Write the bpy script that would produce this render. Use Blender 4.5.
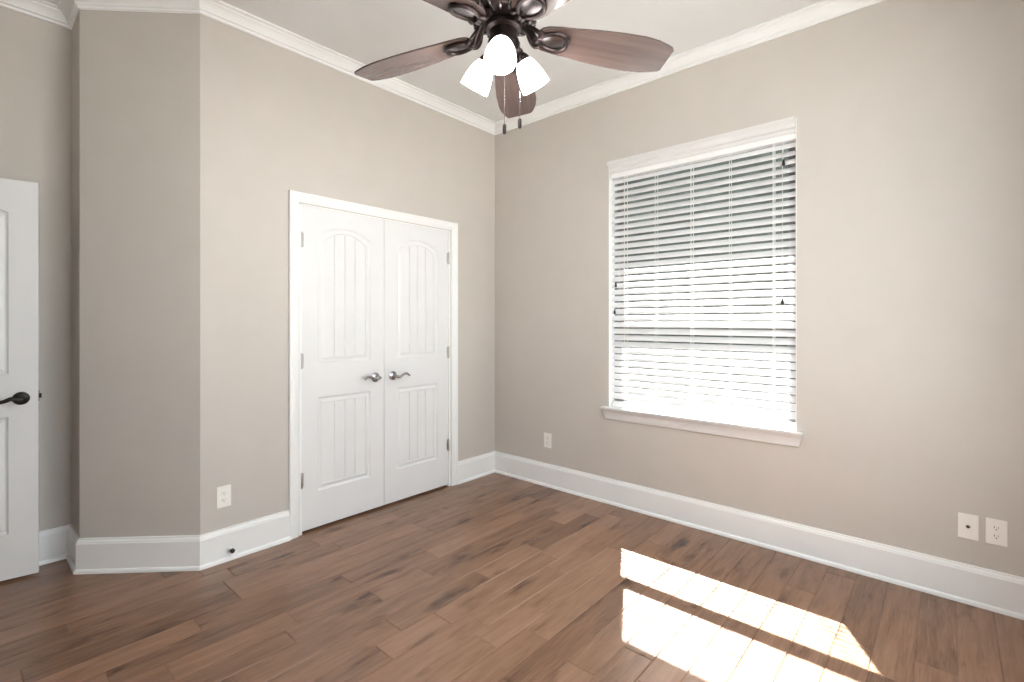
import bpy, bmesh, math, random
from mathutils import Vector, Matrix, noise

random.seed(7)
for o in list(bpy.data.objects):
    bpy.data.objects.remove(o)
S = bpy.context.scene
COL = S.collection
R = math.radians

# ------------------------------------------------------------------ camera
FPX = 492.0
EYE = Vector((-3.157, -2.995, 1.32))
cam_d = bpy.data.cameras.new('camera')
cam = bpy.data.objects.new('camera', cam_d)
COL.objects.link(cam)
cam_d.sensor_width = 36.0
cam_d.lens = FPX / 1024 * 36
cam_d.shift_y = -(341 - 321.8) / 1024
cam_d.clip_start = 0.02
cam.location = EYE
cam.rotation_euler = (R(90), 0, R(41.5 - 90))
S.camera = cam

# ------------------------------------------------------------------ world, sun, exposure
W = bpy.data.worlds.new('sky')
S.world = W
W.use_nodes = True
wn = W.node_tree
bg = wn.nodes['Background']
bg.inputs[0].default_value = (0.88, 0.945, 1.0, 1)
bg.inputs[1].default_value = 6.2

K = 1.27                                    # fall of the sun rays per metre towards the room
sun_dir = Vector((-1, -0.543, -K))          # direction the light travels
sd = bpy.data.lights.new('sun', 'SUN')
sd.energy = 62.0
sd.angle = R(0.75)
sd.color = (1.0, 0.96, 0.91)
so = bpy.data.objects.new('sun', sd)
so.rotation_euler = sun_dir.to_track_quat('-Z', 'Y').to_euler()
so.location = (4, 2, 6)
COL.objects.link(so)

S.view_settings.view_transform = 'Standard'
S.view_settings.look = 'None'
S.view_settings.gamma = 1.0
S.view_settings.use_curve_mapping = False
S.view_settings.exposure = 0.44
cy = S.cycles
cy.use_denoising = True
cy.max_bounces = 14
cy.diffuse_bounces = 8
cy.glossy_bounces = 5
cy.transparent_max_bounces = 12
cy.sample_clamp_indirect = 12.0
cy.caustics_reflective = False
cy.caustics_refractive = False


def portal(name, loc, direction, sx, sy):
    l = bpy.data.lights.new(name, 'AREA')
    l.shape = 'RECTANGLE'
    l.size, l.size_y = sx, sy
    l.cycles.is_portal = True
    o = bpy.data.objects.new(name, l)
    o.location = loc
    o.rotation_euler = Vector(direction).to_track_quat('-Z', 'Y').to_euler()
    COL.objects.link(o)


# ------------------------------------------------------------------ sizes
CEIL = 3.048
YD = 0.708                                  # wall behind the entry door
XW, YS = -3.66, -3.56
P = [Vector(v) for v in ((0, 0), (-2.290, 0), (-2.724, 0.434), (-2.724, YD),
                         (XW, YD), (XW, YS), (0, YS))]
NP = len(P)
WIN_L, WIN_R, WIN_B, WIN_T = -1.145, -2.355, 0.70, 2.48      # window opening in the right wall
CL_X0, CL_X1, CL_T = -1.754, -0.520, 2.052                   # closet opening in the left wall

# ------------------------------------------------------------------ materials


def new_mat(name):
    m = bpy.data.materials.new(name)
    m.use_nodes = True
    nt = m.node_tree
    return m, nt, nt.nodes['Principled BSDF']


def noise_bump(nt, b, scale, strength, dist=0.002, detail=3):
    tc = nt.nodes.new('ShaderNodeTexCoord')
    n = nt.nodes.new('ShaderNodeTexNoise')
    n.inputs['Scale'].default_value = scale
    n.inputs['Detail'].default_value = detail
    bp = nt.nodes.new('ShaderNodeBump')
    bp.inputs['Strength'].default_value = strength
    bp.inputs['Distance'].default_value = dist
    nt.links.new(tc.outputs['Object'], n.inputs['Vector'])
    nt.links.new(n.outputs['Fac'], bp.inputs['Height'])
    nt.links.new(bp.outputs['Normal'], b.inputs['Normal'])
    return tc, n


def tinted(name, c1, c2, rough, metal=0.0, scale=6.0, bump=0.0, bscale=200, spec=0.5):
    m, nt, b = new_mat(name)
    b.inputs['Roughness'].default_value = rough
    b.inputs['Metallic'].default_value = metal
    b.inputs['Specular IOR Level'].default_value = spec
    tc = nt.nodes.new('ShaderNodeTexCoord')
    n = nt.nodes.new('ShaderNodeTexNoise')
    n.inputs['Scale'].default_value = scale
    n.inputs['Detail'].default_value = 4
    r = nt.nodes.new('ShaderNodeValToRGB')
    r.color_ramp.elements[0].color = (*c1, 1)
    r.color_ramp.elements[1].color = (*c2, 1)
    r.color_ramp.elements[0].position = 0.3
    r.color_ramp.elements[1].position = 0.7
    nt.links.new(tc.outputs['Object'], n.inputs['Vector'])
    nt.links.new(n.outputs['Fac'], r.inputs['Fac'])
    nt.links.new(r.outputs['Color'], b.inputs['Base Color'])
    if bump:
        noise_bump(nt, b, bscale, bump)
    return m


M_WALL = tinted('wall_paint', (0.540, 0.505, 0.466), (0.556, 0.521, 0.482), 0.75, bump=0.12, bscale=260, spec=0.3)
M_CEIL = tinted('ceiling_paint', (0.715, 0.72, 0.72), (0.735, 0.74, 0.74), 0.9, bump=0.15, bscale=160, spec=0.2)
M_TRIM = tinted('trim_paint', (0.815, 0.82, 0.82), (0.835, 0.84, 0.84), 0.32)
M_DOOR = tinted('door_paint', (0.735, 0.74, 0.745), (0.755, 0.76, 0.765), 0.34)
M_SLAT = tinted('blind_slat', (0.79, 0.79, 0.795), (0.82, 0.82, 0.825), 0.38)
M_SILL = tinted('window_trim_paint', (0.665, 0.655, 0.65), (0.685, 0.675, 0.67), 0.36)
M_VINYL = tinted('window_vinyl', (0.22, 0.22, 0.22), (0.25, 0.25, 0.25), 0.4)
M_PLATE = tinted('wall_plate_plastic', (0.84, 0.81, 0.77), (0.86, 0.83, 0.79), 0.3)
M_SLOT = tinted('dark_slot', (0.03, 0.028, 0.026), (0.05, 0.045, 0.04), 0.6)
M_NICKEL = tinted('satin_nickel', (0.42, 0.42, 0.45), (0.50, 0.50, 0.52), 0.22, metal=1.0)
M_HINGE = tinted('hinge_nickel', (0.45, 0.44, 0.43), (0.55, 0.54, 0.52), 0.35, metal=1.0)
M_BRONZE = tinted('oil_rubbed_bronze', (0.035, 0.026, 0.026), (0.070, 0.050, 0.048), 0.30, metal=0.75, scale=18)
M_SILVER = tinted('brushed_pewter', (0.14, 0.125, 0.13), (0.22, 0.20, 0.205), 0.25, metal=0.9, scale=18)
M_BLACK = tinted('black_metal', (0.014, 0.013, 0.013), (0.028, 0.026, 0.025), 0.35, metal=0.5)
M_RUBBER = tinted('black_rubber', (0.015, 0.015, 0.016), (0.03, 0.03, 0.032), 0.6)
M_FOB = tinted('dark_walnut_fob', (0.010, 0.008, 0.007), (0.018, 0.014, 0.012), 0.7, spec=0.1)
M_CORD = tinted('blind_cord', (0.80, 0.79, 0.76), (0.86, 0.85, 0.82), 0.8, scale=60)
M_CONC = tinted('lawn', (0.030, 0.032, 0.026), (0.045, 0.047, 0.038), 0.9, scale=2, spec=0.0)
M_ADDED_HEDGE = tinted('added_foliage', (0.020, 0.022, 0.020), (0.052, 0.056, 0.050), 1.0, scale=7, spec=0.0)  # dark leaves of the screen added outside the blind
M_BOUNCE = tinted('bounce_concrete', (0.50, 0.49, 0.48), (0.56, 0.55, 0.54), 0.9, scale=3)  # pale tone for the ground added as a light reflector
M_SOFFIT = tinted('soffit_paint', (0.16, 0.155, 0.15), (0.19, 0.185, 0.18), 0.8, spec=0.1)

# lit frosted glass of the lamp shades
M_SHADE, nt_, b_ = new_mat('lit_frosted_glass')
b_.inputs['Base Color'].default_value = (0.9, 0.88, 0.84, 1)
b_.inputs['Roughness'].default_value = 0.25
b_.inputs['Emission Color'].default_value = (1.0, 0.965, 0.91, 1)
b_.inputs['Emission Strength'].default_value = 1.6
nn_ = nt_.nodes.new('ShaderNodeTexNoise')
nn_.inputs['Scale'].default_value = 22
mp_ = nt_.nodes.new('ShaderNodeMapRange')
mp_.inputs['To Min'].default_value = 3.3
mp_.inputs['To Max'].default_value = 4.7
nt_.links.new(nn_.outputs['Fac'], mp_.inputs['Value'])
nt_.links.new(mp_.outputs['Result'], b_.inputs['Emission Strength'])
M_BULB, nt_, b_ = new_mat('lit_bulb')
b_.inputs['Emission Color'].default_value = (1.0, 0.93, 0.80, 1)
b_.inputs['Emission Strength'].default_value = 6.0

# clear window glass: thin pane, lets light straight through, mirrors a little
M_GLASS = bpy.data.materials.new('window_glass')
M_GLASS.use_nodes = True
nt_ = M_GLASS.node_tree
nt_.nodes.clear()
o_ = nt_.nodes.new('ShaderNodeOutputMaterial')
mx_ = nt_.nodes.new('ShaderNodeMixShader')
tr_ = nt_.nodes.new('ShaderNodeBsdfTransparent')
tr_.inputs[0].default_value = (0.97, 0.985, 0.98, 1)
gl_ = nt_.nodes.new('ShaderNodeBsdfGlossy')
gl_.inputs['Roughness'].default_value = 0.02
mx_.inputs[0].default_value = 0.06
nt_.links.new(tr_.outputs[0], mx_.inputs[1])
nt_.links.new(gl_.outputs[0], mx_.inputs[2])
nt_.links.new(mx_.outputs[0], o_.inputs[0])


def wood(name, dark, mid, light, rough, grain_uv=True, gscale=(1.6, 26.0), knots=True):
    """grain along U of the UV map; each plank has its own UV offset and a random 'tone' colour attribute"""
    m, nt, b = new_mat(name)
    L = nt.links.new
    uv = nt.nodes.new('ShaderNodeUVMap')
    mapn = nt.nodes.new('ShaderNodeMapping')
    mapn.inputs['Scale'].default_value = (gscale[0], gscale[1], 1)
    L(uv.outputs['UV'], mapn.inputs['Vector'])
    n1 = nt.nodes.new('ShaderNodeTexNoise')
    n1.inputs['Scale'].default_value = 1.0
    n1.inputs['Detail'].default_value = 7
    n1.inputs['Roughness'].default_value = 0.62
    n1.inputs['Distortion'].default_value = 0.3
    L(mapn.outputs['Vector'], n1.inputs['Vector'])
    map2 = nt.nodes.new('ShaderNodeMapping')
    map2.inputs['Scale'].default_value = (gscale[0] * 3.5, gscale[1] * 7, 1)
    L(uv.outputs['UV'], map2.inputs['Vector'])
    n2 = nt.nodes.new('ShaderNodeTexNoise')
    n2.inputs['Scale'].default_value = 1.0
    n2.inputs['Detail'].default_value = 4
    L(map2.outputs['Vector'], n2.inputs['Vector'])
    at = nt.nodes.new('ShaderNodeAttribute')
    at.attribute_name = 'tone'
    # value = .55*n1 + .2*n2 + .5*tone
    a1 = nt.nodes.new('ShaderNodeMath'); a1.operation = 'MULTIPLY_ADD'
    a1.inputs[1].default_value = 0.60
    a2 = nt.nodes.new('ShaderNodeMath'); a2.operation = 'MULTIPLY_ADD'
    a2.inputs[1].default_value = 0.30
    a3 = nt.nodes.new('ShaderNodeMath'); a3.operation = 'MULTIPLY_ADD'
    a3.inputs[1].default_value = 0.42
    a3.inputs[2].default_value = -0.18
    L(at.outputs['Fac'], a3.inputs[0])
    L(n2.outputs['Fac'], a2.inputs[0]); L(a3.outputs[0], a2.inputs[2])
    L(n1.outputs['Fac'], a1.inputs[0]); L(a2.outputs[0], a1.inputs[2])
    last = a1
    if knots:
        map3 = nt.nodes.new('ShaderNodeMapping')
        map3.inputs['Scale'].default_value = (3.0, 9.0, 1)
        L(uv.outputs['UV'], map3.inputs['Vector'])
        n3 = nt.nodes.new('ShaderNodeTexNoise')
        n3.inputs['Scale'].default_value = 1.0
        n3.inputs['Detail'].default_value = 6
        L(map3.outputs['Vector'], n3.inputs['Vector'])
        kr = nt.nodes.new('ShaderNodeMapRange')
        kr.inputs['From Min'].default_value = 0.56
        kr.inputs['From Max'].default_value = 0.80
        kr.inputs['To Min'].default_value = 0.0
        kr.inputs['To Max'].default_value = -0.42
        L(n3.outputs['Fac'], kr.inputs['Value'])
        ad = nt.nodes.new('ShaderNodeMath'); ad.operation = 'ADD'
        L(a1.outputs[0], ad.inputs[0]); L(kr.outputs['Result'], ad.inputs[1])
        last = ad
    rp = nt.nodes.new('ShaderNodeValToRGB')
    e = rp.color_ramp.elements
    e[0].position, e[0].color = 0.12, (*dark, 1)
    e[1].position, e[1].color = 0.85, (*light, 1)
    x = e.new(0.48); x.color = (*mid, 1)
    L(last.outputs[0], rp.inputs['Fac'])
    L(rp.outputs['Color'], b.inputs['Base Color'])
    b.inputs['Roughness'].default_value = rough
    return m


M_FLOOR = wood('hickory_planks', (0.062, 0.030, 0.017), (0.228, 0.124, 0.075), (0.345, 0.200, 0.128), 0.26, gscale=(2.6, 24.0))
M_BLADE = wood('walnut_blade', (0.045, 0.030, 0.027), (0.100, 0.069, 0.062), (0.16, 0.115, 0.103), 0.22, knots=False)

# ------------------------------------------------------------------ mesh helpers


def link(name, bm, mat, parent=None, smooth=False, loc=None, mats=None):
    me = bpy.data.meshes.new(name)
    bmesh.ops.recalc_face_normals(bm, faces=bm.faces)
    bm.to_mesh(me)
    bm.free()
    for mm in (mats or [mat]):
        me.materials.append(mm)
    if smooth:
        for p in me.polygons:
            p.use_smooth = True
        try:
            me.set_sharp_from_angle(angle=R(38))
        except Exception:
            pass
    o = bpy.data.objects.new(name, me)
    COL.objects.link(o)
    if loc is not None:
        o.location = loc
    if parent is not None:
        o.parent = parent
    return o


def empty(name, loc, rot=(0, 0, 0)):
    o = bpy.data.objects.new(name, None)
    o.empty_display_size = 0.1
    o.location = loc
    o.rotation_euler = rot
    COL.objects.link(o)
    return o


def tag(o, label, cat, group=None, kind=None):
    o['label'] = label
    o['category'] = cat
    if group:
        o['group'] = group
    if kind:
        o['kind'] = kind
    return o


def copy_tree(o, parent=None):
    c = o.copy()
    COL.objects.link(c)
    if parent is not None:
        c.parent = parent
    for ch in list(o.children):
        copy_tree(ch, c)
    return c


def box(bm, x0, x1, y0, y1, z0, z1, bevel=0.0, seg=2):
    r = bmesh.ops.create_cube(bm, size=1.0)
    vs = r['verts']
    sx, sy, sz = abs(x1 - x0), abs(y1 - y0), abs(z1 - z0)
    for v in vs:
        v.co = Vector(((x0 + x1) / 2 + v.co.x * sx, (y0 + y1) / 2 + v.co.y * sy, (z0 + z1) / 2 + v.co.z * sz))
    if bevel:
        es = list({e for v in vs for e in v.link_edges})
        bmesh.ops.bevel(bm, geom=es, offset=bevel, segments=seg, profile=0.6, affect='EDGES')


def lathe(bm, prof, n=40, mat=None, cap0=True, cap1=True):
    """prof: list of (radius, z); mat: 4x4 placing the axis"""
    mat = mat or Matrix()
    rings = []
    for r, z in prof:
        rings.append([bm.verts.new(mat @ Vector((r * math.cos(2 * math.pi * i / n), r * math.sin(2 * math.pi * i / n), z)))
                      for i in range(n)])
    for a, b in zip(rings, rings[1:]):
        for i in range(n):
            bm.faces.new((a[i], a[(i + 1) % n], b[(i + 1) % n], b[i]))
    if cap0 and prof[0][0] > 1e-6:
        bm.faces.new(rings[0][::-1])
    if cap1 and prof[-1][0] > 1e-6:
        bm.faces.new(rings[-1])


def tube(bm, pts, rad, n=10, flat=(1.0, 1.0), up=Vector((0, 0, 1)), closed=False):
    """tube of varying radius along points; flat scales the two cross axes"""
    pts = [Vector(p) for p in pts]
    rad = rad if isinstance(rad, (list, tuple)) else [rad] * len(pts)
    rings = []
    m = len(pts)
    for i, p in enumerate(pts):
        if closed:
            t = (pts[(i + 1) % m] - pts[i - 1]).normalized()
        else:
            t = (pts[min(i + 1, m - 1)] - pts[max(i - 1, 0)]).normalized()
        s = t.cross(up)
        if s.length < 1e-4:
            s = t.cross(Vector((1, 0, 0)))
        s.normalize()
        u = s.cross(t).normalized()
        rings.append([bm.verts.new(p + s * (math.cos(2 * math.pi * k / n) * rad[i] * flat[0])
                                   + u * (math.sin(2 * math.pi * k / n) * rad[i] * flat[1])) for k in range(n)])
    pairs = list(zip(rings, rings[1:]))
    if closed:
        pairs.append((rings[-1], rings[0]))
    for a, b in pairs:
        for k in range(n):
            bm.faces.new((a[k], a[(k + 1) % n], b[(k + 1) % n], b[k]))
    if not closed:
        bm.faces.new(rings[0][::-1])
        bm.faces.new(rings[-1])


def smooth_path(ctrl, n=6):
    """Catmull-Rom through control points"""
    c = [Vector(p) for p in ctrl]
    c = [2 * c[0] - c[1]] + c + [2 * c[-1] - c[-2]]
    out = []
    for i in range(1, len(c) - 2):
        for k in range(n):
            t = k / n
            out.append(0.5 * ((2 * c[i]) + (c[i + 1] - c[i - 1]) * t + (2 * c[i - 1] - 5 * c[i] + 4 * c[i + 1] - c[i + 2]) * t * t
                              + (3 * c[i] - c[i - 1] - 3 * c[i + 1] + c[i + 2]) * t ** 3))
    out.append(c[-2])
    return out


def seg_dir(i):
    return (P[(i + 1) % NP] - P[i]).normalized()


def seg_nrm(i):
    d = seg_dir(i)
    return Vector((-d.y, d.x))


def miter(i):
    a, b = seg_nrm((i - 1) % NP), seg_nrm(i)
    return (a + b) / (1 + a.dot(b))


def seg_pt(i, s, off):
    """point at distance s along segment i, 'off' metres into the room; s=None start miter, 'end' end miter"""
    if s is None:
        return P[i] + miter(i) * off
    if s == 'end':
        return P[(i + 1) % NP] + miter((i + 1) % NP) * off
    return P[i] + seg_dir(i) * s + seg_nrm(i) * off


def sweep(bm, i, s0, s1, prof):
    """closed profile of (offset into room, z) swept along wall segment i"""
    A = [bm.verts.new((*seg_pt(i, s0, p), z)) for p, z in prof]
    B = [bm.verts.new((*seg_pt(i, s1, p), z)) for p, z in prof]
    n = len(prof)
    for k in range(n):
        bm.faces.new((A[k], A[(k + 1) % n], B[(k + 1) % n], B[k]))
    bm.faces.new(A[::-1])
    bm.faces.new(B)


def structure(name, bm, mat, label=None, cat=None, parent=None, smooth=False):
    o = link(name, bm, mat, parent, smooth)
    o['kind'] = 'structure'
    if label:
        o['label'] = label
        o['category'] = cat
    return o


# ------------------------------------------------------------------ walls, ceiling
TH = 0.16


def slab(bm, i, s0, s1, z0, z1, th=TH):
    sweep(bm, i, s0, s1, [(0, z0), (0, z1), (-th, z1), (-th, z0)])


def wall(name, i, openings, label):
    """openings: list of (s0, s1, z0, z1), in order along the segment"""
    bm = bmesh.new()
    cur = None
    for (a, b, z0, z1) in openings:
        slab(bm, i, cur, a, 0, CEIL)
        if z0 > 0:
            slab(bm, i, a, b, 0, z0)
        slab(bm, i, a, b, z1, CEIL)
        cur = b
    slab(bm, i, cur, 'end', 0, CEIL)
    return structure(name, bm, M_WALL, label, 'wall')


wall('wall_closet', 0, [(-CL_X1, -CL_X0, 0, CL_T)], 'beige wall holding the double closet doors')
wall('wall_angled', 1, [], 'narrow beige wall set at an angle left of the closet wall')
wall('wall_return', 2, [], 'slim beige return wall behind the angled wall')
wall('wall_back', 3, [], 'shaded beige wall behind the open white door')
DOOR_S0, DOOR_S1 = 0.035, 0.035 + 0.785
wall('wall_left', 4, [(DOOR_S0, DOOR_S1, 0, CL_T)], 'beige wall with the entry doorway, left of the picture')
SW0, SW1 = 0.72, 2.85  # opening for the added daylight window
wall('wall_south', 5, [(SW0, SW1, 0.55, 2.55)], 'beige wall behind the viewer, with a wide window added for daylight')
wall('wall_right', 6, [(YS * -1 + WIN_R, YS * -1 + WIN_L, WIN_B - 0.005, WIN_T)], 'long beige wall around the window with blinds')

bm = bmesh.new()
box(bm, -5.2, 0.16, YS - 0.16, 1.0, CEIL, CEIL + 0.12)
structure('ceiling', bm, M_CEIL, 'plain white ceiling above the fan', 'ceiling')

# crown, baseboards
CROWN = [(0, CEIL - 0.080), (0.007, CEIL - 0.080), (0.010, CEIL - 0.077), (0.010, CEIL - 0.066), (0.014, CEIL - 0.063),
         (0.020, CEIL - 0.060), (0.022, CEIL - 0.054), (0.026, CEIL - 0.047), (0.033, CEIL - 0.036), (0.041, CEIL - 0.026),
         (0.048, CEIL - 0.020), (0.050, CEIL - 0.014), (0.056, CEIL - 0.013), (0.060, CEIL - 0.010), (0.068, CEIL - 0.009),
         (0.068, CEIL), (0, CEIL)]
side = ['closet', 'angled', 'return', 'back', 'left', 'south', 'right']
desc = ['above the closet doors', 'above the angled wall', 'above the slim return wall', 'above the shaded wall behind the open door',
        'above the entry doorway', 'above the wall behind the viewer', 'above the window wall']
for i in range(NP):
    bm = bmesh.new()
    sweep(bm, i, None, 'end', CROWN)
    structure('trim_%d' % (i + 1), bm, M_TRIM, 'white crown moulding ' + desc[i], 'crown moulding')

BASE = [(0, 0), (0.027, 0), (0.027, 0.006), (0.025, 0.014), (0.021, 0.019), (0.0165, 0.021), (0.0165, 0.152), (0.014, 0.156),
        (0.014, 0.160), (0.011, 0.166), (0.008, 0.171), (0.007, 0.178), (0, 0.179)]
CAS_W = 0.066
bcuts = {0: [(None, -CL_X1 - CAS_W), (-CL_X0 + CAS_W, 'end')],
         4: [(DOOR_S1 + 0.06, 'end')]}
for i in range(NP):
    bm = bmesh.new()
    for a, b in bcuts.get(i, [(None, 'end')]):
        sweep(bm, i, a, b, BASE)
    structure('baseboard_' + side[i], bm, M_TRIM, 'tall white baseboard along the ' +
              ['closet wall', 'angled wall', 'slim return wall', 'shaded wall behind the open door', 'entry wall',
               'wall behind the viewer', 'window wall'][i], 'baseboard')

# ------------------------------------------------------------------ plank floor: one mesh, chamfered boards
bm = bmesh.new()
uvl = bm.loops.layers.uv.new('UVMap')
tone = bm.verts.layers.float_color.new('tone')
PW = 0.127
x_lo, x_hi, y_lo, y_hi = -5.1, 0.10, YS - 0.10, 0.95
ny = int((y_hi - y_lo) / PW) + 1
rnd = random.Random(21)
for j in range(ny):
    y0 = y_lo + j * PW
    y1 = y0 + PW
    x = x_lo - rnd.uniform(0, 0.9)
    while x < x_hi:
        Lp = rnd.choice([0.32, 0.45, 0.6, 0.75, 0.9, 1.05, 1.2]) * rnd.uniform(0.9, 1.1)
        a, b = x, x + Lp
        x += Lp
        if b < x_lo:
            continue
        a2, b2 = max(a, x_lo), min(b, x_hi)
        g, cz, cw = 0.0005, 0.0020, 0.0036
        t = rnd.gauss(0.5, 0.17)
        u0, v0 = rnd.uniform(0, 60), rnd.uniform(0, 60)
        outer = [(a2 + g, y0 + g), (b2 - g, y0 + g), (b2 - g, y1 - g), (a2 + g, y1 - g)]
        inner = [(a2 + cw, y0 + cw), (b2 - cw, y0 + cw), (b2 - cw, y1 - cw), (a2 + cw, y1 - cw)]
        ov = [bm.verts.new((p[0], p[1], -cz)) for p in outer]
        iv = [bm.verts.new((p[0], p[1], 0)) for p in inner]
        for v in ov + iv:
            v[tone] = (t, t, t, 1)
        fs = [bm.faces.new(iv)] + [bm.faces.new((ov[k], ov[(k + 1) % 4], iv[(k + 1) % 4], iv[k])) for k in range(4)]
        for f in fs:
            for l in f.loops:
                l[uvl].uv = (l.vert.co.x - a + u0, l.vert.co.y - y0 + v0)
box_v = [bm.verts.new(c) for c in ((x_lo, y_lo, -0.004), (x_hi, y_lo, -0.004), (x_hi, y_hi, -0.004), (x_lo, y_hi, -0.004))]
bm.faces.new(box_v)
fl = structure('floor', bm, M_FLOOR, 'brown hand scraped hardwood plank floor', 'floor')
for p in fl.data.polygons:          # boards face up whatever recalc decided
    pass

# closet interior and hall beyond the doorway, outside world
bm = bmesh.new()
box(bm, -2.25, 0.10, 0.62, 0.68, 0, CEIL)
box(bm, -2.31, -2.25, 0.22, 0.68, 0, CEIL)
box(bm, 0.04, 0.10, 0.17, 0.62, 0, CEIL)
structure('wall_closet_inside', bm, M_WALL)
bm = bmesh.new()
box(bm, -5.06, -5.0, -0.9, 0.95, 0, CEIL)
box(bm, -5.0, XW - TH, 0.88, 0.95, 0, CEIL)
box(bm, -5.0, XW - TH, -0.9, -0.84, 0, CEIL)
structure('wall_hall', bm, M_WALL)
bm = bmesh.new()
box(bm, -14, 30, -22, 22, -0.32, -0.22)
structure('ground', bm, M_CONC)
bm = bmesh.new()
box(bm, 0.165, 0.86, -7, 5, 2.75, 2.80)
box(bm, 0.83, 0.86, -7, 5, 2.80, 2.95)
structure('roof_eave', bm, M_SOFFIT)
bm = bmesh.new()
box(bm, -14, 3, -20, YS - 0.25, -0.215, -0.20)  # unseen pale ground, added to bounce sunlight onto the ceiling
structure('ground_bounce', bm, M_BOUNCE)
bm = bmesh.new()                                                # added leafy screen: blocks sky light from the slats, darkens their gaps
HN, HM = 70, 24
hv = {}
for sx in (0, 1):
    for j in range(HN + 1):
        for k in range(HM + 1):
            y = -11 + 20 * j / HN
            z = -0.22 + 6.1 * k / HM
            bulge = noise.noise(Vector((y * 0.9, z * 0.9, sx * 7.0))) * 0.45 + noise.noise(Vector((y * 3, z * 3, sx * 3.0))) * 0.18
            taper = 0.5 * (1 - (k / HM) ** 3)
            x = 5.4 + (1 if sx else -1) * (0.45 + taper + bulge * min(1, k / 2))
            hv[sx, j, k] = bm.verts.new((x, y, z + (bulge if k == HM else 0)))
for sx in (0, 1):
    for j in range(HN):
        for k in range(HM):
            bm.faces.new((hv[sx, j, k], hv[sx, j + 1, k], hv[sx, j + 1, k + 1], hv[sx, j, k + 1]))
for j in range(HN):
    bm.faces.new((hv[0, j, HM], hv[0, j + 1, HM], hv[1, j + 1, HM], hv[1, j, HM]))
for j in (0, HN):
    for k in range(HM):
        bm.faces.new((hv[0, j, k], hv[0, j, k + 1], hv[1, j, k + 1], hv[1, j, k]))
h = link('added_hedge', bm, M_ADDED_HEDGE)
tag(h, 'added dark foliage screen seen in slivers between the blind slats, blocks sky light', 'added_hedge', kind='stuff')

# ------------------------------------------------------------------ closet casing and jamb


def casing_profile(sc=1.0):
    # (distance from the opening edge outwards, projection from wall)
    return [(0.006, 0), (0.006, 0.009), (0.010, 0.011), (0.020, 0.0125), (0.026, 0.016), (0.036, 0.0165), (0.044, 0.0145),
            (0.050, 0.018), (0.063, 0.0205), (0.066, 0.018), (0.066, 0)]


def u_casing(bm, to3d, a, b, top, prof):
    """casing around an opening a..b wide, 'top' high; to3d(s, off, z)"""
    loops = []
    for corner in range(4):
        row = []
        for w, p in prof:
            if corner == 0:
                s, z = a - w, 0.0
            elif corner == 1:
                s, z = a - w, top + w
            elif corner == 2:
                s, z = b + w, top + w
            else:
                s, z = b + w, 0.0
            row.append(bm.verts.new(to3d(s, p, z)))
        loops.append(row)
    n = len(prof)
    for A, B in zip(loops, loops[1:]):
        for k in range(n):
            bm.faces.new((A[k], A[(k + 1) % n], B[(k + 1) % n], B[k]))
    bm.faces.new(loops[0][::-1])
    bm.faces.new(loops[-1])


bm = bmesh.new()
u_casing(bm, lambda s, p, z: Vector((s, -p, z)), CL_X0, CL_X1, CL_T, casing_profile())
# jamb boards lining the opening
box(bm, CL_X0, CL_X0 + 0.018, -0.001, 0.13, 0, CL_T)
box(bm, CL_X1 - 0.018, CL_X1, -0.001, 0.13, 0, CL_T)
box(bm, CL_X0, CL_X1, -0.001, 0.13, CL_T - 0.006, CL_T)
structure('trim_8', bm, M_TRIM, 'white moulded casing around the double closet doors', 'door casing')

bm = bmesh.new()
u_casing(bm, lambda s, p, z: Vector((XW + p, YD - s, z)), DOOR_S0, DOOR_S1, CL_T,
         [(w * 0.5, p) for w, p in casing_profile()])
box(bm, XW - TH, XW + 0.001, YD - DOOR_S0 - 0.012, YD - DOOR_S0, 0, CL_T)
box(bm, XW - TH, XW + 0.001, YD - DOOR_S1, YD - DOOR_S1 + 0.012, 0, CL_T)
box(bm, XW - TH, XW + 0.001, YD - DOOR_S1, YD - DOOR_S0, CL_T - 0.005, CL_T)
structure('trim_9', bm, M_TRIM, 'white casing around the entry doorway', 'door casing')


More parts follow.
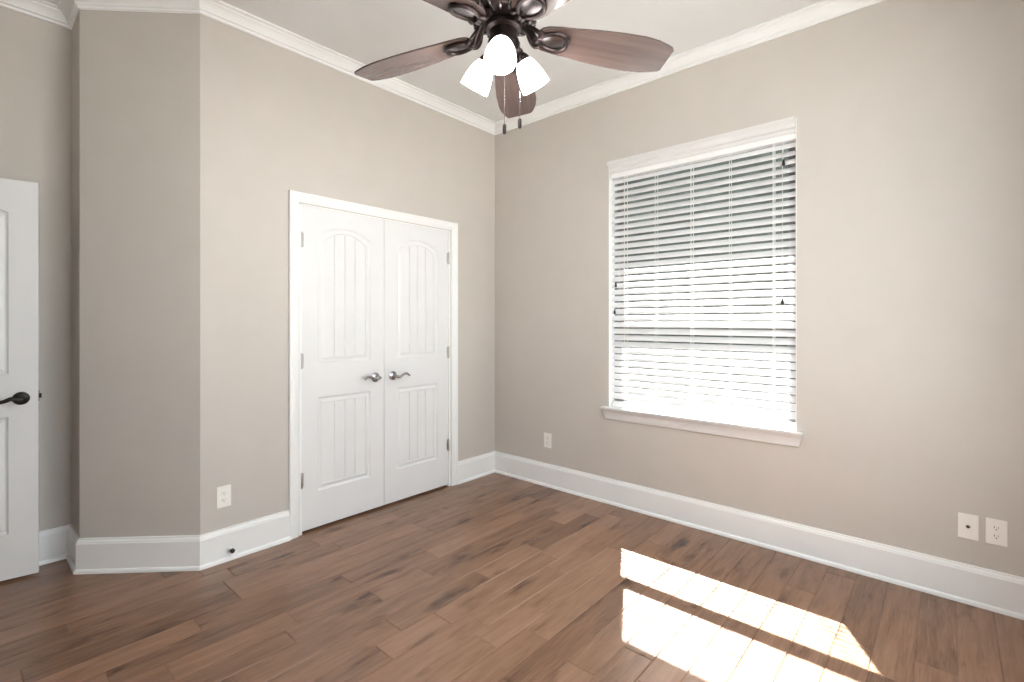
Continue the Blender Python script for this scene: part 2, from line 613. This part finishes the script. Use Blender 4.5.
# ------------------------------------------------------------------ doors
def door_mesh(w, h, th=0.035, mx=0.108):
    """two-panel plank door; x 0..w, front face y=0 (facing -y), back y=th, z 0..h"""
    bm = bmesh.new()
    px0, px1 = mx, w - mx
    panels = [(0.228, 0.822, 0.0), (1.040, 1.860, 0.060)]      # z0, z1 at the sides, rise of the arch

    def arch(x, z1, rise, inset):
        c = (px0 + px1) / 2
        hw = (px1 - px0) / 2 - inset
        if rise <= 0:
            return z1 - inset
        t = max(-1, min(1, (x - c) / hw))
        return z1 - inset + rise * (1 - abs(t) ** 2.2)

    N = 16

    def outline(z0, z1, rise, inset, dep):
        a, b = px0 + inset, px1 - inset
        pts = [(a, z0 + inset), (b, z0 + inset)]
        for k in range(N + 1):
            x = b + (a - b) * k / N
            pts.append((x, arch(x, z1, rise, inset)))
        return [bm.verts.new((x, dep, z)) for x, z in pts]

    def quad(x0, x1, z0, z1):
        bm.faces.new([bm.verts.new(c) for c in ((x0, 0, z0), (x1, 0, z0), (x1, 0, z1), (x0, 0, z1))])

    quad(0, px0, 0, h)
    quad(px1, w, 0, h)
    quad(px0, px1, 0, panels[0][0])
    quad(px0, px1, panels[0][1], panels[1][0])
    z0, z1, rise = panels[1]
    for k in range(N):                                          # top rail above the arch
        xa, xb = px0 + (px1 - px0) * k / N, px0 + (px1 - px0) * (k + 1) / N
        bm.faces.new([bm.verts.new(c) for c in ((xa, 0, arch(xa, z1, rise, 0)), (xb, 0, arch(xb, z1, rise, 0)), (xb, 0, h), (xa, 0, h))])
    for (z0, z1, rise) in panels:
        steps = [(0, 0), (0.003, 0.0060), (0.009, 0.0095), (0.015, 0.0105), (0.030, 0.0032), (0.034, 0.0022), (0.037, 0.0070), (0.040, 0.0075)]
        loops = [outline(z0, z1, rise, i, d) for i, d in steps]
        n = len(loops[0])
        for A, B in zip(loops, loops[1:]):
            for k in range(n):
                bm.faces.new((A[k], A[(k + 1) % n], B[(k + 1) % n], B[k]))
        ins, fd = 0.040, 0.0075
        a, b = px0 + ins, px1 - ins
        xs = []
        gw = 0.0045
        for q in range(4):
            xa, xb = a + (b - a) * q / 4, a + (b - a) * (q + 1) / 4
            la = xa if q == 0 else xa + gw
            lb = xb if q == 3 else xb - gw
            m = 5
            xs += [(la + (lb - la) * k / m, fd) for k in range(m + 1)]
            if q < 3:
                xs.append((xb, fd + 0.0065))
        low = [bm.verts.new((x, d, z0 + ins)) for x, d in xs]
        top = [bm.verts.new((x, d, arch(x, z1, rise, ins))) for x, d in xs]
        for k in range(len(xs) - 1):
            bm.faces.new((low[k], low[k + 1], top[k + 1], top[k]))
    # edges and back
    for c in (((0, 0, 0), (0, th, 0), (0, th, h), (0, 0, h)), ((w, 0, 0), (w, 0, h), (w, th, h), (w, th, 0)),
              ((0, 0, h), (0, th, h), (w, th, h), (w, 0, h)), ((0, 0, 0), (w, 0, 0), (w, th, 0), (0, th, 0)),
              ((0, th, 0), (w, th, 0), (w, th, h), (0, th, h))):
        bm.faces.new([bm.verts.new(p) for p in c])
    bmesh.ops.remove_doubles(bm, verts=bm.verts, dist=0.00005)
    return bm


def lever_mesh(sgn, wave):
    """rose at the origin on a face looking -y, lever running towards sgn*x"""
    bm = bmesh.new()
    m = Matrix.Rotation(R(90), 4, 'X')                          # z axis -> -y
    lathe(bm, [(0.033, 0), (0.0335, 0.004), (0.031, 0.008), (0.026, 0.0095), (0.024, 0.012), (0.016, 0.014), (0.0125, 0.017), (0.0115, 0.046)], 32, m)
    pts = smooth_path([(-0.012 * sgn, -0.048, 0.001), (0.006 * sgn, -0.052, -0.003), (0.030 * sgn, -0.054, -0.006 * wave),
                       (0.058 * sgn, -0.052, 0.008 * wave), (0.085 * sgn, -0.050, 0.013 * wave), (0.108 * sgn, -0.050, 0.001 * wave),
                       (0.116 * sgn, -0.050, -0.005 * wave)], 5)
    k = len(pts)
    tube(bm, pts, [0.0115 if i < 6 else 0.0115 - 0.0055 * (i - 6) / (k - 7) for i in range(k)], 12, flat=(0.75, 1.0))
    return bm


def hinge_mesh():
    bm = bmesh.new()
    lathe(bm, [(0.0, -0.050), (0.004, -0.049), (0.0062, -0.045), (0.0062, 0.045), (0.004, 0.049), (0.0, 0.050)], 14)
    box(bm, -0.0185, 0.0, 0.004, 0.0065, -0.044, 0.044)
    box(bm, 0.0, 0.016, 0.0055, 0.0075, -0.044, 0.044)
    return bm


DW, DH = 0.597, 2.030
DZ = 0.016
DY = 0.008                                                      # leaf face sits just behind the wall face


def closet_door(n, x0, flip, label):
    bm = door_mesh(DW, DH)
    d = structure('door_%d' % n, bm, M_DOOR, label, 'door')
    d.location = (x0, DY, DZ)
    hx = DW - 0.070 if not flip else 0.070
    link('door_handle', lever_mesh(-1 if not flip else 1, 1.0), M_NICKEL, d, True, (hx, 0, 0.931 - DZ))
    for z in (1.830, 1.076, 0.335):
        bmh = hinge_mesh()
        if flip:
            bmesh.ops.scale(bmh, vec=(-1, 1, 1), verts=bmh.verts)
        link('hinge', bmh, M_HINGE, d, True, ((-0.002 if not flip else DW + 0.002), -0.0065, z - DZ))
    return d


XM = (CL_X0 + CL_X1) / 2
closet_door(1, XM - 0.0022 - DW, False, 'left white closet door leaf, hinged on the left with silver lever')
closet_door(2, XM + 0.0022, True, 'right white closet door leaf, nearer the room corner, with silver lever')

# entry door: leaf swung open in front of the shaded wall
EW = 0.762
ang = R(-9.3)
bm = door_mesh(EW, DH, mx=0.110)
d3 = structure('door_3', bm, M_DOOR, 'open white entry door at the left edge with a black lever', 'door')
edge = Vector((-2.872, 0.552))
dirv = Vector((math.cos(ang), math.sin(ang)))
hp = edge - dirv * EW
d3.location = (hp.x, hp.y, 0.014)
d3.rotation_euler = (0, 0, ang)
o = link('door_handle', lever_mesh(-1, -0.8), M_BLACK, d3, True, (EW - 0.064, 0, 0.914))
o['label'] = 'black lever handle'
bm = bmesh.new()
box(bm, EW - 0.0005, EW + 0.011, 0.012, 0.023, -0.012, 0.012, 0.002)
box(bm, EW - 0.001, EW + 0.0012, 0.005, 0.030, -0.028, 0.028)
link('latch_bolt', bm, M_BLACK, d3, False, (0, 0, 0.920))
for z in (1.830, 1.076, 0.335):
    link('hinge', hinge_mesh(), M_BLACK, d3, True, (-0.002, 0.0405, z))

# ------------------------------------------------------------------ window in the right wall
FX0, FX1 = 0.075, 0.150
GY0, GY1 = -1.199, -2.290                                       # clear glass, sides
win = empty('window_1', (0, 0, 0))
tag(win, 'tall white window behind the lowered blind, with moulded sill', 'window', kind='structure')
bm = bmesh.new()
box(bm, FX0, FX1, WIN_L, GY0 + 0.022, WIN_B, WIN_T)
box(bm, FX0, FX1, GY1 - 0.022, WIN_R, WIN_B, WIN_T)
box(bm, FX0, FX1, GY0 + 0.022, GY1 - 0.022, WIN_B, 0.730)
box(bm, FX0, FX1, GY0 + 0.022, GY1 - 0.022, 2.428, WIN_T)
link('window_frame', bm, M_VINYL, win)


def sash(x0, x1, z0, z1, gz0, gz1):
    bm = bmesh.new()
    y0, y1 = GY0 + 0.022, GY1 - 0.022
    box(bm, x0, x1, y0, GY0, z0, z1, 0.002, 1)
    box(bm, x0, x1, GY1, y1, z0, z1, 0.002, 1)
    box(bm, x0, x1, GY0, GY1, z0, gz0, 0.002, 1)
    box(bm, x0, x1, GY0, GY1, gz1, z1, 0.002, 1)
    s = link('sash', bm, M_VINYL, win)
    bm = bmesh.new()
    xm = (x0 + x1) / 2
    box(bm, xm - 0.003, xm + 0.003, GY0, GY1, gz0, gz1)
    link('pane', bm, M_GLASS, s)


sash(0.084, 0.110, 0.730, 1.340, 0.772, 1.262)
sash(0.114, 0.140, 1.268, 2.428, 1.352, 2.398)

# the painted return lining the opening
bm = bmesh.new()
box(bm, 0.0, 0.155, WIN_L - 0.004, WIN_L, WIN_B, WIN_T)
box(bm, 0.0, 0.155, WIN_R, WIN_R + 0.004, WIN_B, WIN_T)
box(bm, 0.0, 0.155, WIN_R, WIN_L, WIN_T - 0.004, WIN_T)
link('jamb_lining', bm, M_TRIM, win)

# stool and apron as one moulded sill with tapered ends
bm = bmesh.new()
prof = [(0.612, 0.010, 0.022), (0.618, 0.014, 0.022), (0.622, 0.014, 0.020), (0.645, 0.017, 0.014), (0.664, 0.022, 0.008), (0.676, 0.029, 0.003),
        (0.682, 0.031, 0.002), (0.683, 0.037, 0.000), (0.690, 0.040, -0.002), (0.697, 0.039, -0.001), (0.701, 0.036, 0.001)]
ya, yb = -1.101, -2.391
rings = []
for z, p, ins in prof:
    rings.append([bm.verts.new(c) for c in ((0.0, ya - ins, z), (-p, ya - ins, z), (-p, yb + ins, z), (0.0, yb + ins, z))])
for A, B in zip(rings, rings[1:]):
    for k in range(4):
        bm.faces.new((A[k], A[(k + 1) % 4], B[(k + 1) % 4], B[k]))
bm.faces.new(rings[0][::-1])
bm.faces.new(rings[-1])
box(bm, 0.0, 0.080, WIN_L - 0.004, WIN_R + 0.004, 0.688, 0.701)
link('window_sill', bm, M_SILL, win)

# ------------------------------------------------------------------ blind
blind = empty('window_blind', (0.035, (WIN_L + WIN_R) / 2, WIN_B))
tag(blind, 'white wooden slat blind lowered over the window, slats tilted', 'window blind')
BO = Vector(blind.location)
BY0, BY1 = WIN_L - 0.012, WIN_R + 0.006


def bl(name, bm, mat, parent=blind, smooth=False):
    bmesh.ops.translate(bm, vec=-BO, verts=bm.verts)
    return link(name, bm, mat, parent, smooth)


bm = bmesh.new()                                                # valance with a stepped moulding
vp = [(0.009, 2.396), (0.000, 2.396), (0.000, 2.418), (-0.014, 2.424), (-0.014, 2.440), (-0.020, 2.450), (-0.032, 2.460), (-0.032, 2.477), (0.009, 2.477)]
A = [bm.verts.new((x, WIN_L - 0.003, z)) for x, z in vp]
B = [bm.verts.new((x, WIN_R + 0.003, z)) for x, z in vp]
for k in range(len(vp)):
    bm.faces.new((A[k], A[(k + 1) % len(vp)], B[(k + 1) % len(vp)], B[k]))
bm.faces.new(A[::-1])
bm.faces.new(B)
bl('valance', bm, M_SILL)
bm = bmesh.new()
box(bm, 0.010, 0.064, BY0, BY1, 2.362, 2.468, 0.003)
bl('headrail', bm, M_SLAT)

PITCH, TILT = 0.0472, R(49.0)
SX = 0.035
bm = bmesh.new()                                                # one slat, slightly crowned
rows = []
NS = 8
for k in range(NS + 1):
    c = -0.0235 + 0.047 * k / NS
    crown = 0.0027 * (1 - (c / 0.024) ** 2)
    rows.append((c, crown))
top = [(c, crown + 0.0011) for c, crown in rows]
bot = [(c, crown - 0.0011) for c, crown in rows[::-1]]
loop = top + bot
A, B = [], []
for c, q in loop:
    x = c * math.cos(TILT) - q * math.sin(TILT)
    z = c * math.sin(TILT) + q * math.cos(TILT)
    A.append(bm.verts.new((x, BY0 - BO.y, z)))
    B.append(bm.verts.new((x, BY1 - BO.y, z)))
n = len(loop)
for k in range(n):
    bm.faces.new((A[k], A[(k + 1) % n], B[(k + 1) % n], B[k]))
bm.faces.new(A[::-1])
bm.faces.new(B)
slat = link('slat', bm, M_SLAT, blind, True)
zs = [2.338 - PITCH * k for k in range(34)]
slat.location = (SX - BO.x, 0, zs[0] - BO.z)
for z in zs[1:]:
    c = slat.copy()
    COL.objects.link(c)
    c.parent = blind
    c.location = (SX - BO.x, 0, z - BO.z)
bm = bmesh.new()
box(bm, -0.025, 0.025, BY0, BY1, -0.007, 0.007, 0.003)
bmesh.ops.rotate(bm, cent=(0, 0, 0), matrix=Matrix.Rotation(-TILT, 3, 'Y'), verts=bm.verts)
bmesh.ops.translate(bm, vec=(SX, 0, 0.719), verts=bm.verts)
bl('bottom_rail', bm, M_SLAT)
for y, cw in ((-1.265, 0.0022), (-1.497, 0.0013), (-1.745, 0.0022), (-1.985, 0.0013), (-2.231, 0.0022)):
    bm = bmesh.new()
    for dx in (-0.0200, 0.0200):
        box(bm, SX + dx - 0.0008, SX + dx + 0.0008, y - cw, y + cw, 0.745, 2.410)
    for z in zs:
        tube(bm, [(SX - 0.0200, y, z - 0.0225), (SX + 0.0200, y, z + 0.0190)], 0.0007, 4)
    bl('ladder_cord', bm, M_CORD)


def pull_cord(y, z_end, tassel):
    bm = bmesh.new()
    tube(bm, [(0.012, y, 2.39), (0.010, y, (2.39 + z_end) / 2), (0.010, y, z_end)], 0.0011, 6)
    c = bl('pull_cord', bm, M_CORD)
    bm = bmesh.new()
    lathe(bm, [(0.0, 0), (0.0075, -0.0), (0.0085, 0.006), (0.0070, 0.020), (0.0035, 0.034), (0.0015, 0.038)], 14,
          Matrix.Translation((0.010 - BO.x, y - BO.y, z_end - 0.034 - BO.z)))
    t = link('tassel', bm, M_BLACK, c, True)
    t['label'] = 'dark tassel'


pull_cord(-2.287, 2.255, True)
pull_cord(-1.197, 1.605, True)
pull_cord(-1.188, 1.410, True)
pull_cord(-2.281, 1.452, True)


# ------------------------------------------------------------------ outlets and plates
def plate(name, mat_rot, loc, kind):
    """wall plate facing -y in local space"""
    t = empty(name, loc, mat_rot)
    bm = bmesh.new()
    box(bm, -0.0365, 0.0365, -0.0060, 0.0, -0.0585, 0.0585, 0.0028, 3)
    link('cover_plate', bm, M_PLATE, t)
    if kind == 'outlet':
        for zc in (0.0195, -0.0195):
            bm = bmesh.new()
            n = 20
            pts = []
            for k in range(n):
                a = 2 * math.pi * k / n
                pts.append((0.0168 * math.cos(a), max(-0.0135, min(0.0135, 0.0168 * math.sin(a)))))
            f0 = [bm.verts.new((x, -0.0055, zc + z)) for x, z in pts]
            f1 = [bm.verts.new((x * 0.96, -0.0076, zc + z * 0.96)) for x, z in pts]
            for k in range(n):
                bm.faces.new((f0[k], f0[(k + 1) % n], f1[(k + 1) % n], f1[k]))
            bm.faces.new(f1)
            rc = link('receptacle', bm, M_PLATE, t)
            bm = bmesh.new()
            box(bm, -0.0072, -0.0050, -0.0079, -0.0070, zc - 0.001, zc + 0.0082)
            box(bm, 0.0052, 0.0070, -0.0079, -0.0070, zc, zc + 0.0076)
            lathe(bm, [(0.0026, 0.0070), (0.0026, 0.0079)], 12, Matrix.Translation((0, 0, zc - 0.0068)) @ Matrix.Rotation(R(90), 4, 'X'))
            link('slot', bm, M_SLOT, rc)
        bm = bmesh.new()
        lathe(bm, [(0.003, 0.0055), (0.003, 0.0068), (0.0015, 0.0074)], 12, Matrix.Rotation(R(90), 4, 'X'))
        link('screw', bm, M_PLATE, t)
    else:
        bm = bmesh.new()
        lathe(bm, [(0.0075, 0.0055), (0.0075, 0.0075), (0.0048, 0.0076), (0.0048, 0.0150), (0.0030, 0.0152)], 6 * 4, Matrix.Rotation(R(90), 4, 'X'))
        o = link('coaxial_jack', bm, M_SILVER, t)
        o['label'] = 'small metal cable jack'
        for zc in (0.042, -0.042):
            bm = bmesh.new()
            lathe(bm, [(0.003, 0.0055), (0.003, 0.0068), (0.0015, 0.0074)], 12, Matrix.Translation((0, 0, zc)) @ Matrix.Rotation(R(90), 4, 'X'))
            link('screw', bm, M_PLATE, t)
    return t


tag(plate('power_outlet', (0, 0, 0), (-2.177, 0, 0.355), 'outlet'),
    'white power outlet on the wall left of the closet doors', 'power outlet')
RB = (0, 0, R(-90))
tag(plate('power_outlet', RB, (0, -0.588, 0.366), 'outlet'),
    'white power outlet low between the room corner and the window', 'power outlet')
tag(plate('power_outlet', RB, (0, -3.163, 0.3575), 'outlet'),
    'white power outlet at far right beside the cable plate', 'power outlet')
tag(plate('cable_plate', RB, (0, -3.068, 0.3575), 'coax'),
    'white wall plate with one small cable jack, left of the far right outlet', 'wall plate')

# door stop on the baseboard
ds = empty('door_stop', (-2.150, -0.0165, 0.062))
tag(ds, 'small dark door stop on the baseboard left of the closet', 'door stop')
m = Matrix.Rotation(R(90), 4, 'X')
bm = bmesh.new()
lathe(bm, [(0.012, 0), (0.012, 0.003), (0.007, 0.007), (0.0055, 0.012), (0.0055, 0.030)], 20, m)
link('base', bm, M_TRIM, ds, True)
bm = bmesh.new()
lathe(bm, [(0.0055, 0.028), (0.011, 0.030), (0.0125, 0.036), (0.0115, 0.044), (0.007, 0.049), (0, 0.050)], 20, m)
link('rubber_tip', bm, M_RUBBER, ds, True)

# ------------------------------------------------------------------ ceiling fan
FC = Vector((-1.840, -1.789, 0))
ZB = 2.374
fan = empty('ceiling_fan', (FC.x, FC.y, CEIL))
tag(fan, 'dark bronze ceiling fan with five wooden blades and three lit shades', 'ceiling fan')


def fz(z):
    return z - CEIL


def fl_(bm, name, mat, smooth=True, parent=fan, label=None):
    o = link(name, bm, mat, parent, smooth)
    if label:
        o['label'] = label
    return o


bm = bmesh.new()
lathe(bm, [(0.0, fz(CEIL)), (0.070, fz(CEIL)), (0.072, fz(CEIL - 0.012)), (0.066, fz(CEIL - 0.035)), (0.045, fz(CEIL - 0.062)), (0.022, fz(CEIL - 0.072)), (0.0, fz(CEIL - 0.073))], 40)
fl_(bm, 'canopy', M_BRONZE)
bm = bmesh.new()
lathe(bm, [(0.0125, fz(CEIL - 0.06)), (0.0125, fz(2.58))], 20)
fl_(bm, 'downrod', M_BRONZE)
bm = bmesh.new()                                               # motor housing, wide over narrow
lathe(bm, [(0.0, fz(2.600)), (0.026, fz(2.598)), (0.034, fz(2.585)), (0.040, fz(2.570)), (0.075, fz(2.556)), (0.112, fz(2.535)), (0.132, fz(2.505)),
           (0.134, fz(2.480)), (0.126, fz(2.450)), (0.121, fz(2.432)), (0.121, fz(2.420)), (0.114, fz(2.412)), (0.104, fz(2.407)), (0.080, fz(2.404)), (0.068, fz(2.402)),
           (0.060, fz(2.398)), (0.0, fz(2.396))], 56)
mh = fl_(bm, 'motor_housing', M_BRONZE)
for k in range(20):                                            # pale vent ribs under the rim of the housing
    bm = bmesh.new()
    a = 2 * math.pi * k / 20
    c, s_ = math.cos(a), math.sin(a)
    tube(bm, [(0.122 * c, 0.122 * s_, fz(2.426)), (0.116 * c, 0.116 * s_, fz(2.413)), (0.102 * c, 0.102 * s_, fz(2.406)), (0.082 * c, 0.082 * s_, fz(2.403))],
         [0.003, 0.006, 0.006, 0.003], 8)
    fl_(bm, 'housing_rib', M_SILVER, parent=mh)
bm = bmesh.new()
lathe(bm, [(0.0, fz(2.398)), (0.064, fz(2.397)), (0.067, fz(2.388)), (0.064, fz(2.378)), (0.050, fz(2.372)), (0.050, fz(2.350)), (0.055, fz(2.342)), (0.058, fz(2.328)), (0.056, fz(2.306)),
           (0.054, fz(2.294)), (0.038, fz(2.284)), (0.022, fz(2.278)), (0.012, fz(2.272)), (0.010, fz(2.262)), (0.005, fz(2.256)), (0.0, fz(2.255))], 44)
fl_(bm, 'switch_housing', M_BRONZE)

A0 = R(35.5)


def blade_outline():
    # (radius, half width leading, half width trailing)
    st = [(0.128, 0.034, 0.034), (0.136, 0.046, 0.046), (0.155, 0.056, 0.056), (0.20, 0.064, 0.064), (0.26, 0.070, 0.070), (0.34, 0.080, 0.081), (0.43, 0.087, 0.089), (0.52, 0.088, 0.091),
          (0.575, 0.081, 0.085), (0.620, 0.068, 0.072), (0.640, 0.060, 0.063), (0.648, 0.052, 0.055)]
    return st


def blade_mesh():
    bm = bmesh.new()
    uvl = bm.loops.layers.uv.new('UVMap')
    tn = bm.verts.layers.float_color.new('tone')
    st = blade_outline()
    th = 0.0032
    T, Bv = [], []
    n = 6
    for r, a, b in st:
        T.append([bm.verts.new((r, -b + (a + b) * k / n, th)) for k in range(n + 1)])
        Bv.append([bm.verts.new((r, -b + (a + b) * k / n, -th)) for k in range(n + 1)])
    for G in (T, Bv):
        for i in range(len(st) - 1):
            for k in range(n):
                bm.faces.new((G[i][k], G[i + 1][k], G[i + 1][k + 1], G[i][k + 1]))
    rim = [(i, 0) for i in range(len(st))] + [(len(st) - 1, k) for k in range(1, n + 1)] + [(i, n) for i in range(len(st) - 2, -1, -1)] + [(0, k) for k in range(n - 1, 0, -1)]
    for (i, k), (i2, k2) in zip(rim, rim[1:] + rim[:1]):
        bm.faces.new((T[i][k], T[i2][k2], Bv[i2][k2], Bv[i][k]))
    off = random.uniform(0, 50)
    for v in bm.verts:
        v[tn] = (0.5, 0.5, 0.5, 1)
    for f in bm.faces:
        for l in f.loops:
            l[uvl].uv = (l.vert.co.x + off, l.vert.co.y + off)
    return bm


def iron_mesh():
    """scrolled arm from the hub and an oval plate rim under the blade root (blade plane at z=0)"""
    bm = bmesh.new()
    pts = smooth_path([(0.062, 0, 0.043), (0.080, 0, 0.038), (0.096, 0, 0.022), (0.108, 0, 0.002), (0.122, 0, -0.015), (0.140, 0, -0.014)], 5)
    k = len(pts)
    tube(bm, pts, [0.017 - 0.006 * i / (k - 1) for i in range(k)], 12, flat=(1.35, 0.8))
    # twin scrolls leaving the arm and closing round the oval
    ring = []
    for q in range(36):
        a = 2 * math.pi * q / 36
        w = 0.040 * (1 + 0.15 * math.cos(a))
        ring.append((0.186 + 0.055 * math.cos(a), w * math.sin(a), -0.0105))
    tube(bm, ring, 0.0085, 10, flat=(1.0, 0.8), closed=True)
    for s in (-1, 1):
        pts = smooth_path([(0.086, 0.006 * s, 0.040), (0.104, 0.026 * s, 0.010), (0.124, 0.034 * s, -0.010), (0.142, 0.026 * s, -0.012)], 5)
        tube(bm, pts, [0.008] * len(pts), 8)
    return bm


def medal_mesh():
    bm = bmesh.new()
    n = 36
    rows = []
    for (sc, z) in ((1.0, -0.0035), (0.92, -0.0085), (0.55, -0.0110), (0.0, -0.0118)):
        if sc == 0:
            rows.append([bm.verts.new((0.186, 0, z))])
        else:
            rows.append([bm.verts.new((0.186 + 0.050 * sc * math.cos(2 * math.pi * q / n),
                                       0.035 * sc * (1 + 0.15 * math.cos(2 * math.pi * q / n)) * math.sin(2 * math.pi * q / n), z)) for q in range(n)])
    for a, b in zip(rows[:-1], rows[1:]):
        for q in range(n):
            if len(b) == 1:
                bm.faces.new((a[q], a[(q + 1) % n], b[0]))
            else:
                bm.faces.new((a[q], a[(q + 1) % n], b[(q + 1) % n], b[q]))
    return bm


PITCH_B = R(-11.5)
for k in range(5):
    a = A0 + k * 2 * math.pi / 5
    M = Matrix.Translation((0, 0, fz(ZB))) @ Matrix.Rotation(a, 4, 'Z') @ Matrix.Rotation(R(3.0), 4, 'Y') @ Matrix.Rotation(PITCH_B, 4, 'X')
    b = link('blade', blade_mesh(), M_BLADE, fan)
    b.matrix_local = M
    i_ = link('blade_iron', iron_mesh(), M_BRONZE, b, True)
    i_['label'] = 'dark bronze blade iron'
    m_ = link('medallion', medal_mesh(), M_SILVER, b, True)
    m_['label'] = 'pale oval metal plate'

# light kit: three arms, each with a socket, a bell shade and a bulb
for k in range(3):
    a = R(41.5 + 180 - 3.7) + k * 2 * math.pi / 3
    rad = Vector((math.cos(a), math.sin(a), 0))
    ax = (rad * math.sin(R(33)) + Vector((0, 0, -math.cos(R(33))))).normalized()
    neck = rad * 0.070 + Vector((0, 0, fz(2.300)))
    bm = bmesh.new()
    tube(bm, smooth_path([rad * 0.040 + Vector((0, 0, fz(2.312))), rad * 0.060 + Vector((0, 0, fz(2.322))), rad * 0.072 + Vector((0, 0, fz(2.314))), neck + ax * 0.004], 5), 0.0095, 10)
    Q = Matrix.Translation(neck) @ ax.to_track_quat('Z', 'Y').to_matrix().to_4x4()
    lathe(bm, [(0.0, -0.012), (0.014, -0.010), (0.022, 0.0), (0.027, 0.012), (0.029, 0.024), (0.027, 0.026), (0.0, 0.020)], 28, Q)
    arm = fl_(bm, 'lamp_arm', M_BRONZE)
    bm = bmesh.new()
    outp = [(0.024, 0.014), (0.030, 0.022), (0.038, 0.036), (0.044, 0.054), (0.0495, 0.076), (0.0530, 0.098), (0.0550, 0.118)]
    inn = [(r - 0.003, z) for r, z in outp[::-1]]
    lathe(bm, outp + [(0.0540, 0.1205)] + inn, 40, Q, cap0=False, cap1=False)
    fl_(bm, 'lamp_shade', M_SHADE, parent=arm, label='lit white glass shade')
    bm = bmesh.new()
    lathe(bm, [(0.0, 0.018), (0.012, 0.020), (0.012, 0.036), (0.020, 0.052), (0.0245, 0.070), (0.022, 0.086), (0.012, 0.097), (0.0, 0.100)], 24, Q)
    fl_(bm, 'bulb', M_BULB, parent=arm)
    ld = bpy.data.lights.new('lamp', 'POINT')
    ld.energy = 9.0
    ld.color = (1.0, 0.97, 0.93)
    ld.shadow_soft_size = 0.03
    lo = bpy.data.objects.new('lamp', ld)
    lo.location = neck + ax * 0.135
    COL.objects.link(lo)
    lo.parent = fan

for (x_lat, toward, zend) in ((0.004, 0.050, 1.982), (0.058, 0.048, 2.003)):
    fwd = Vector((math.cos(R(41.5)), math.sin(R(41.5)), 0))
    rgt = Vector((math.sin(R(41.5)), -math.cos(R(41.5)), 0))
    q = rgt * x_lat - fwd * toward
    bm = bmesh.new()
    tube(bm, [(q.x, q.y, fz(2.31)), (q.x, q.y, fz(2.15)), (q.x, q.y, fz(zend + 0.03))], 0.0011, 6)
    c = fl_(bm, 'pull_chain', M_SILVER)
    bm = bmesh.new()
    lathe(bm, [(0.0, 0), (0.005, 0.001), (0.0065, 0.006), (0.0065, 0.028), (0.005, 0.034), (0.0, 0.036)], 14, Matrix.Translation((q.x, q.y, fz(zend))))
    fl_(bm, 'pull_fob', M_FOB, parent=c, label='dark pull fob')

# ------------------------------------------------------------------ wide unseen window, added behind the viewer as daylight fill
w2 = empty('window_added', (0, YS, 0))
tag(w2, 'wide window added in the wall behind the viewer as a daylight source', 'window', kind='structure')
wx0, wx1 = XW + SW0, XW + SW1
bm = bmesh.new()
for (a, b, c, d) in ((wx0, wx1, 0.55, 0.60), (wx0, wx1, 2.50, 2.55), (wx0, wx0 + 0.05, 0.60, 2.50), (wx1 - 0.05, wx1, 0.60, 2.50),
                     ((wx0 + wx1) / 2 - 0.03, (wx0 + wx1) / 2 + 0.03, 0.60, 2.50)):
    box(bm, a, b, -0.13, -0.06, c, d)
link('window_frame', bm, M_VINYL, w2)
for (a, b) in ((wx0 + 0.05, (wx0 + wx1) / 2 - 0.03), ((wx0 + wx1) / 2 + 0.03, wx1 - 0.05)):
    bm = bmesh.new()
    box(bm, a, b, -0.098, -0.092, 0.60, 2.50)
    link('pane', bm, M_GLASS, w2)
bm = bmesh.new()
box(bm, wx0 - 0.04, wx1 + 0.04, 0.0, 0.03, 0.47, 0.55, 0.004)
link('window_sill', bm, M_TRIM, w2)

portal('portal_south', ((wx0 + wx1) / 2, YS - 0.17, 1.55), (0, 1, 0), wx1 - wx0, 2.0)
portal('portal_right', (0.17, (WIN_L + WIN_R) / 2, (WIN_B + WIN_T) / 2), (-1, 0, 0), 1.25, 1.85)
